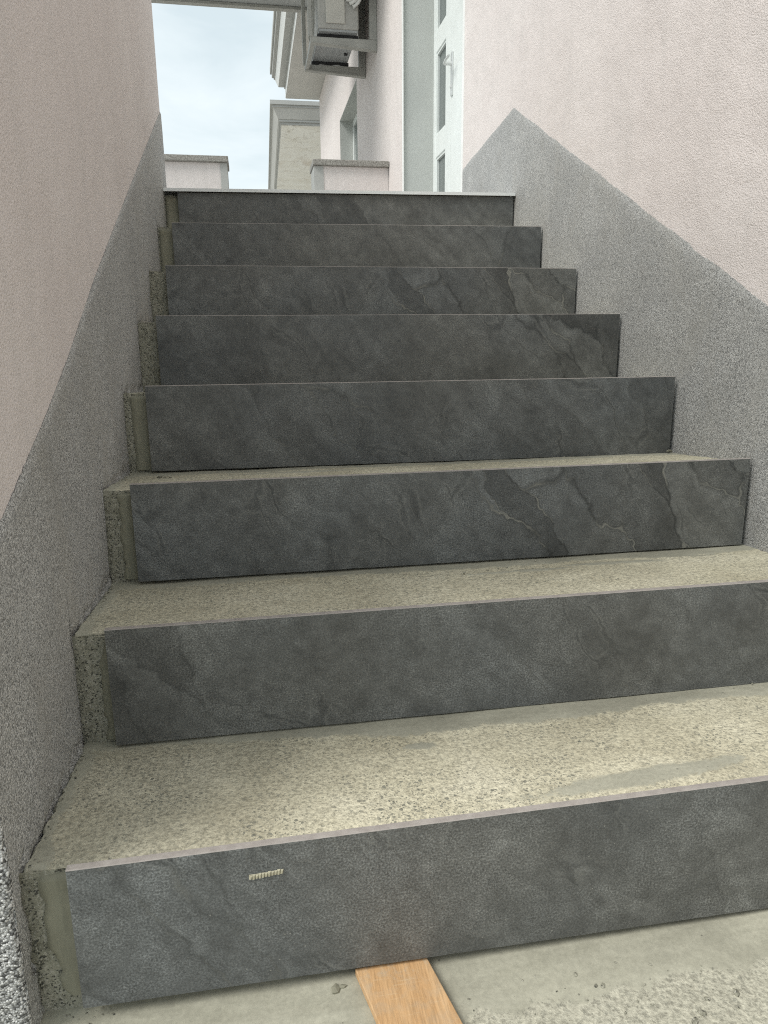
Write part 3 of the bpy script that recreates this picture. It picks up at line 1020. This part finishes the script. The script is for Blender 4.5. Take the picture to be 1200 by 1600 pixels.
# granulate band on the stair side, proud of the render
rb = MB()
peak = (2.075, 1.5185)
line = [(Y0, 0.7445 - 0.5195 * (0.5855 - Y0)), (0.5855, 0.7445), peak, (DY0 - 0.008, 1.449)]
ysl = []
y = Y0 + 0.001
while y < DY0 - 0.0085:
    ysl.append(y)
    y += 0.0055
ysl.append(DY0 - 0.0085)
vv = []
NZ = 40
for y in ysl:
    hi = max(lerp_line(line, y), -0.05) + 0.002 * N(y * 80, 15.0) + 0.0016 * N(y * 240, 17.0)
    k = int(math.floor(y / RUN))
    lo_ = min(hi - 0.02, -0.2 if k < 0 else (TILES[min(k, 7)][4] - 0.14))
    for j in range(NZ + 1):
        z = lo_ + (hi - lo_) * j / NZ
        x = XR - 0.0008 * FB(y * 9, z * 9, 18.0) - 0.0005 * N(y * 110, z * 110, 19.0)
        x += 0.0034 * max(0.0, 1 - (hi - z) / 0.0025)
        vv.append((x, y, z))
m1 = NZ + 1
rb.add(vv, [(a * m1 + j, (a + 1) * m1 + j, (a + 1) * m1 + j + 1, a * m1 + j + 1) for a in range(len(ysl) - 1) for j in range(NZ)])
rb_o = rb.build('granulate_band', 'gran', house, fix=False, smooth=True)
rb_o['label'] = 'grey speckled granulate plaster rising to a peak beside the top step'
# eaves: soffit, stepped cornice and roof slab
ev = MB()
ev.prism([(XP + 0.34, 3.664), (0.80, 3.664), (0.80, 3.76), (XP + 0.34, 3.76)], 'y', 2.2, 9.33)
ev.build('soffit', 'soffit', house)
ev = MB()
ev.prism([(0.86, 3.772), (0.712, 3.772), (0.712, 3.774), (0.672, 3.852), (0.655, 3.852), (0.655, 3.868), (0.632, 3.872), (0.632, 3.92), (0.86, 3.92)], 'y', 2.2, 9.28)
ev.build('cornice', 'cornice', house)
ev = MB()
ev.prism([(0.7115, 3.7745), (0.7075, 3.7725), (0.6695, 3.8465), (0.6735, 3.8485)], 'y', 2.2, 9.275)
ev.build('lit_cornice_slope', 'white_bead_and_lit', house)  # white overlay: light on the sloped face put into the colour
ev = MB()
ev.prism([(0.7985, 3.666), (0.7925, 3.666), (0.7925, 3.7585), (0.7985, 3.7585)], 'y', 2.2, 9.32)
ev.build('lit_soffit_edge', 'white_bead_and_lit', house)  # thin white strip painting the skylit side of the soffit
ev = MB()
ev.prism([(0.78, 3.762), (0.812, 3.762), (0.812, 3.7715), (0.78, 3.7715)], 'y', 2.2, 9.30)
ev.prism([(0.612, 3.922), (XP + 0.34, 3.922), (3.2, 5.0), (3.15, 5.08), (XP + 0.3, 4.03), (0.612, 3.99)], 'y', 2.2, 9.32)
ev.build('roof', 'cornice', house)
# body of the house behind the rendered wall
hb = MB()
hb.box(XP + 0.341, 5.5, Y0 + 0.01, 9.24, -0.24, 3.6)
hb.build('house_body', 'pink', house)

# ------------------------------------------------------------------ slab edge above the terrace, unseen depth added for shade
cb = thing('edge_beam_shade_slab', 'grey concrete slab edge crossing above the terrace against the sky, deepened out of view for shade', 'canopy')
b_ = MB()
b_.box(-2.6, XP - 0.001, 4.40, 6.10, 3.356, 3.60)  # near part is out of view, extended to shade the far wall
b_.build('slab', 'beam', cb, bevel=0.008)
b_ = MB()
b_.box(-2.6, XP - 0.001, 5.985, 6.04, 3.334, 3.3535)
b_.build('drip_edge', 'bracket', cb)
b_ = MB()
b_.box(-2.6, -2.3, 6.0, 6.10, -0.24, 3.333)
b_.build('pier', 'beam', cb, bevel=0.008)

# ------------------------------------------------------------------ terrace parapets


def parapet(x0, x1, trim, label, side):
    p = thing('parapet', label, 'parapet', group='terrace parapets')
    b = MB()
    b.box(x0, x1, 4.565, 4.79, Z_LAND - 0.01, 1.846)
    b.build('render', 'pink', p)
    c = MB()
    cx0, cx1 = (x0 - 0.0, x1 + 0.012) if side > 0 else (x0 - 0.010, x1)
    c.box(cx0, cx1, 4.535, 4.82, 1.847, 1.884)
    c.build('coping', 'cap', p, bevel=0.004)
    s = MB()
    if side > 0:
        s.box(x1 - trim, x1 + 0.003, 4.560, 4.793, Z_LAND - 0.01, 1.8455)
    else:
        s.box(x0 - 0.003, x0 + trim, 4.560, 4.793, Z_LAND - 0.01, 1.8455)
    s.build('corner_trim', 'cornice', p)


parapet(-2.6, 0.118, 0.042, 'low pink parapet with stone coping beyond the left wall, against sky', 1)
parapet(0.698, XP - 0.002, 0.062, 'low pink parapet with stone coping joined to the house wall', -1)

# ------------------------------------------------------------------ air conditioner on wall brackets
br = thing('bracket_frame', 'grey steel bracket frame bolted to house wall under air conditioner', 'bracket')
YA, YB = 4.97, 5.50
for yy in (YA, YB):
    a = MB()
    # tapered arm, upright plate on the wall, hanger at the tip
    a.prism([(0.735, 2.735), (XP - 0.002, 2.705), (XP - 0.002, 2.775), (0.735, 2.775)], 'y', yy, yy + 0.045)
    arm = a.build('arm', 'bracket', br, bevel=0.003)
    a = MB()
    a.prism([(0.76, 2.7355), (XP - 0.05, 2.712), (XP - 0.05, 2.718), (0.76, 2.7415)], 'y', yy - 0.003, yy - 0.0005)
    a.build('rib', 'bracket', arm)
    a = MB()
    a.box(XP - 0.055, XP - 0.001, yy + 0.002, yy + 0.043, 2.776, 3.36)
    a.build('wall_plate', 'bracket', br, bevel=0.003)
    a = MB()
    a.box(0.722, 0.750, yy + 0.002, yy + 0.043, 2.776, 3.36)
    a.build('hanger', 'bracket', br, bevel=0.003)
a = MB()
a.box(0.738, 0.765, YA + 0.046, YB - 0.001, 2.738, 2.774)
a.build('rail', 'bracket', br)

ac = thing('air_conditioner', 'boxy grey outdoor air conditioner unit on wall brackets above the terrace', 'air conditioner')
b = MB()
b.box(0.787, 1.075, 4.93, 5.66, 2.815, 3.36)
cs = b.build('casing', 'ac', ac, bevel=0.012)
b = MB()
b.box(0.795, 1.067, 4.94, 5.65, 2.800, 2.8145)
for k in range(5):
    b.box(0.83 + 0.05 * k, 0.838 + 0.05 * k, 5.03, 5.46, 2.7965, 2.7995)
b.build('base_pan', 'ac_base', ac, bevel=0.003)
for yy in (4.985, 5.50):
    b = MB()
    b.prism([(0.787, 2.777), (0.82, 2.777), (0.86, 2.789), (0.93, 2.782), (0.99, 2.790), (1.075, 2.777), (1.075, 2.7985), (0.787, 2.7985)], 'y', yy, yy + 0.03)
    b.build('foot', 'dark', ac)
b = MB()
b.tube([(1.03, 5.32, 2.7995), (1.03, 5.32, 2.788)], 0.014, 10)
b.build('drain', 'dark', ac)
b = MB()
b.box(0.842, 0.976, 4.918, 4.9295, 2.846, 3.34)
b.build('service_cover', 'ac_panel', ac, bevel=0.004)
for k in range(3):
    b = MB()
    x0 = 0.99 + 0.022 * k
    b.tube([(x0, 4.925, 3.02 - 0.02 * k), (x0 + 0.005, 4.90, 2.985 - 0.02 * k), (x0 + 0.03, 4.885, 2.985 - 0.01 * k),
            (x0 + 0.07, 4.885, 3.03), (x0 + 0.10, 4.89, 3.10), (x0 + 0.115, 4.9, 3.20)], 0.012, 8)
    b.build('pipe', 'wrap', ac, smooth=True)
fg = MB()
for rr in (0.06, 0.12, 0.18, 0.23):
    fg.tube([(0.779, 5.34 + rr * math.cos(t_), 3.09 + rr * math.sin(t_)) for t_ in [2 * math.pi * k / 24 for k in range(25)]], 0.004, 5)
for k in range(8):
    t_ = math.pi * k / 8
    fg.tube([(0.779, 5.34 - 0.23 * math.cos(t_), 3.09 - 0.23 * math.sin(t_)), (0.779, 5.34 + 0.23 * math.cos(t_), 3.09 + 0.23 * math.sin(t_))], 0.003, 5)
fg.build('fan_grille', 'bracket', ac)

# ------------------------------------------------------------------ neighbouring building behind
nbh = thing('neighbour_building', 'neighbouring roof overhang with grey moulded cornice and stained cream underside', 'building')
b = MB()
b.box(0.90, 6.0, 19.0, 25.8, -0.24, 3.7895)
b.build('wall', 'stained', nbh)
b = MB()
b.box(0.812, 6.0, 10.985, 26.0, 3.79, 3.801)
b.build('underside', 'stained', nbh)
b = MB()


def ring(x0, y0, z0, z1):
    """a cornice course running round the front and the left side"""
    b.box(x0, 6.1, y0, 26.2, z0, z1)


ring(0.80, 10.97, 3.8015, 3.835)
ring(0.775, 10.945, 3.835, 3.865)
b.build('cornice_base', 'cornice', nbh)
b = MB()
# sloped face (mitred at the corner)
x0, y0_, z0 = 0.765, 10.935, 3.865
x1, y1_, z1 = 0.695, 10.865, 4.000
v = [(x0, 26.3, z0), (x0, y0_, z0), (6.1, y0_, z0), (x1, 26.3, z1), (x1, y1_, z1), (6.1, y1_, z1), (6.1, 26.3, z0), (6.1, 26.3, z1)]
b.add(v, [(0, 1, 4, 3), (1, 2, 5, 4), (0, 6, 2, 1), (3, 4, 5, 7), (2, 6, 7, 5), (0, 3, 7, 6)])
b.build('cornice_cove', 'soffit', nbh)
b = MB()
ring(0.680, 10.850, 4.0005, 4.030)
ring(0.655, 10.825, 4.030, 4.085)
b.build('cornice_top', 'cornice', nbh)

piv = Vector((0.655, 10.825, 0.0))
nbh.location = piv
nbh.rotation_euler = (0, 0, R(-1.0))
for ch_ in nbh.children:
    ch_.matrix_parent_inverse = Matrix.Translation(-piv)

# ------------------------------------------------------------------ small loose things
bd = MB()
tipL, tipR, botL, botR = (0.3060, 0.006), (0.3935, 0.0085), (0.3800, -0.344), (0.4680, -0.3605)
zt, zb = -0.0395, -0.0495
v = [(*tipL, zb), (*tipR, zb), (*botR, zb), (*botL, zb), (*tipL, zt), (*tipR, zt), (*botR, zt), (*botL, zt)]
bd.add(v, [(0, 1, 2, 3), (4, 7, 6, 5), (0, 4, 5, 1), (1, 5, 6, 2), (2, 6, 7, 3), (3, 7, 4, 0)])
tag(bd.build('wooden_board', 'wood', bevel=0.0012), 'thin orange brown wooden board wedged under the lowest riser tile', 'board')


def rock(mb, x, y, z, r, seed, flat=0.6):
    rnd = random.Random(seed)
    bm = bmesh.new()
    bmesh.ops.create_icosphere(bm, subdivisions=1, radius=r)
    rz = rnd.uniform(0, 6)
    sx = rnd.uniform(0.7, 1.4)
    vs_ = []
    for vtx in bm.verts:
        c = vtx.co * rnd.uniform(0.72, 1.22)
        cx, cy = c.x * sx, c.y / sx
        vs_.append((x + cx * math.cos(rz) - cy * math.sin(rz), y + cx * math.sin(rz) + cy * math.cos(rz), z + c.z * flat))
    bm.verts.index_update()
    mb.add(vs_, [tuple(q.index for q in f.verts) for f in bm.faces])
    bm.free()


lm = MB()
rock(lm, 0.281, -0.010, Z_FLOOR + 0.002, 0.0070, 3, 0.55)
rock(lm, 0.289, -0.007, Z_FLOOR + 0.002, 0.0045, 4, 0.55)
tag(lm.build('mortar_lump', 'mortar'), 'small grey mortar lump on the floor beside the wooden board', 'debris')
cr = MB()
sd_ = 10
for x, y, z, r in ((1.196, 0.862, 0.4265, 0.0062), (1.185, 0.855, 0.4265, 0.0035), (0.026, 0.79, 0.4265, 0.0055), (0.036, 0.785, 0.426, 0.004),
                   (0.047, 0.782, 0.4255, 0.003), (0.583, 0.506, 0.276, 0.0035), (0.896, 0.39, 0.280, 0.003), (0.572, 0.404, 0.2795, 0.0026),
                   (0.582, -0.0606, Z_FLOOR + 0.001, 0.0028), (0.590, -0.062, Z_FLOOR + 0.001, 0.0042), (0.683, -0.115, Z_FLOOR + 0.001, 0.0048),
                   (0.6695, -0.123, Z_FLOOR + 0.001, 0.005), (0.737, -0.099, Z_FLOOR + 0.001, 0.005), (0.70, -0.10, Z_FLOOR + 0.001, 0.0035),
                   (0.565, -0.042, Z_FLOOR + 0.001, 0.003), (0.66, -0.045, Z_FLOOR + 0.001, 0.0025), (0.62, -0.035, Z_FLOOR + 0.001, 0.0018)):
    rock(cr, x, y, z, r, sd_, 0.5)
    sd_ += 1
rnd = random.Random(5)
for i in range(7):                      # crumbs along the foot of the left wall and the back of the treads
    zt = 0.5 * (TILES[i][2] + TILES[i][3])
    for k in range(26 if i < 3 else 8):
        y = i * RUN + 0.03 + rnd.random() * 0.25
        f = (y - i * RUN) / RUN
        rock(cr, XW + 0.002 + abs(rnd.gauss(0, 0.004)), y, zt - 0.014 - 0.017 * f + 0.001, rnd.uniform(0.0009, 0.0028), sd_, 0.7)
        sd_ += 1
    for k in range(10 if i < 3 else 4):
        rock(cr, rnd.uniform(0, 1.19), (i + 1) * RUN - rnd.uniform(0.004, 0.02), zt - 0.029, rnd.uniform(0.0008, 0.002), sd_, 0.7)
        sd_ += 1
for i in range(8):
    for k in range(34 if i < 4 else 8):
        z = TILES[i][4] + rnd.random() * (TILES[i][2] - 0.02 - TILES[i][4])
        rock(cr, XW + 0.001 + abs(rnd.gauss(0, 0.0025)), i * RUN + 0.024 - abs(rnd.gauss(0, 0.002)), z, rnd.uniform(0.0009, 0.0024), sd_, 0.9)
        sd_ += 1
for k in range(60):
    rock(cr, rnd.uniform(0.42, 0.9), rnd.uniform(-0.2, -0.03), Z_FLOOR + 0.0008, rnd.uniform(0.0007, 0.0019), sd_, 0.6)
    sd_ += 1
for k in range(40):
    rock(cr, rnd.uniform(XW, 0.03), 0.018 - abs(rnd.gauss(0, 0.01)), Z_FLOOR + 0.0008, rnd.uniform(0.0008, 0.0024), sd_, 0.6)
    sd_ += 1
tag(cr.build('mortar_crumbs', 'rough'), 'scattered grey mortar crumbs along the wall joint and floor', 'debris', kind='stuff')
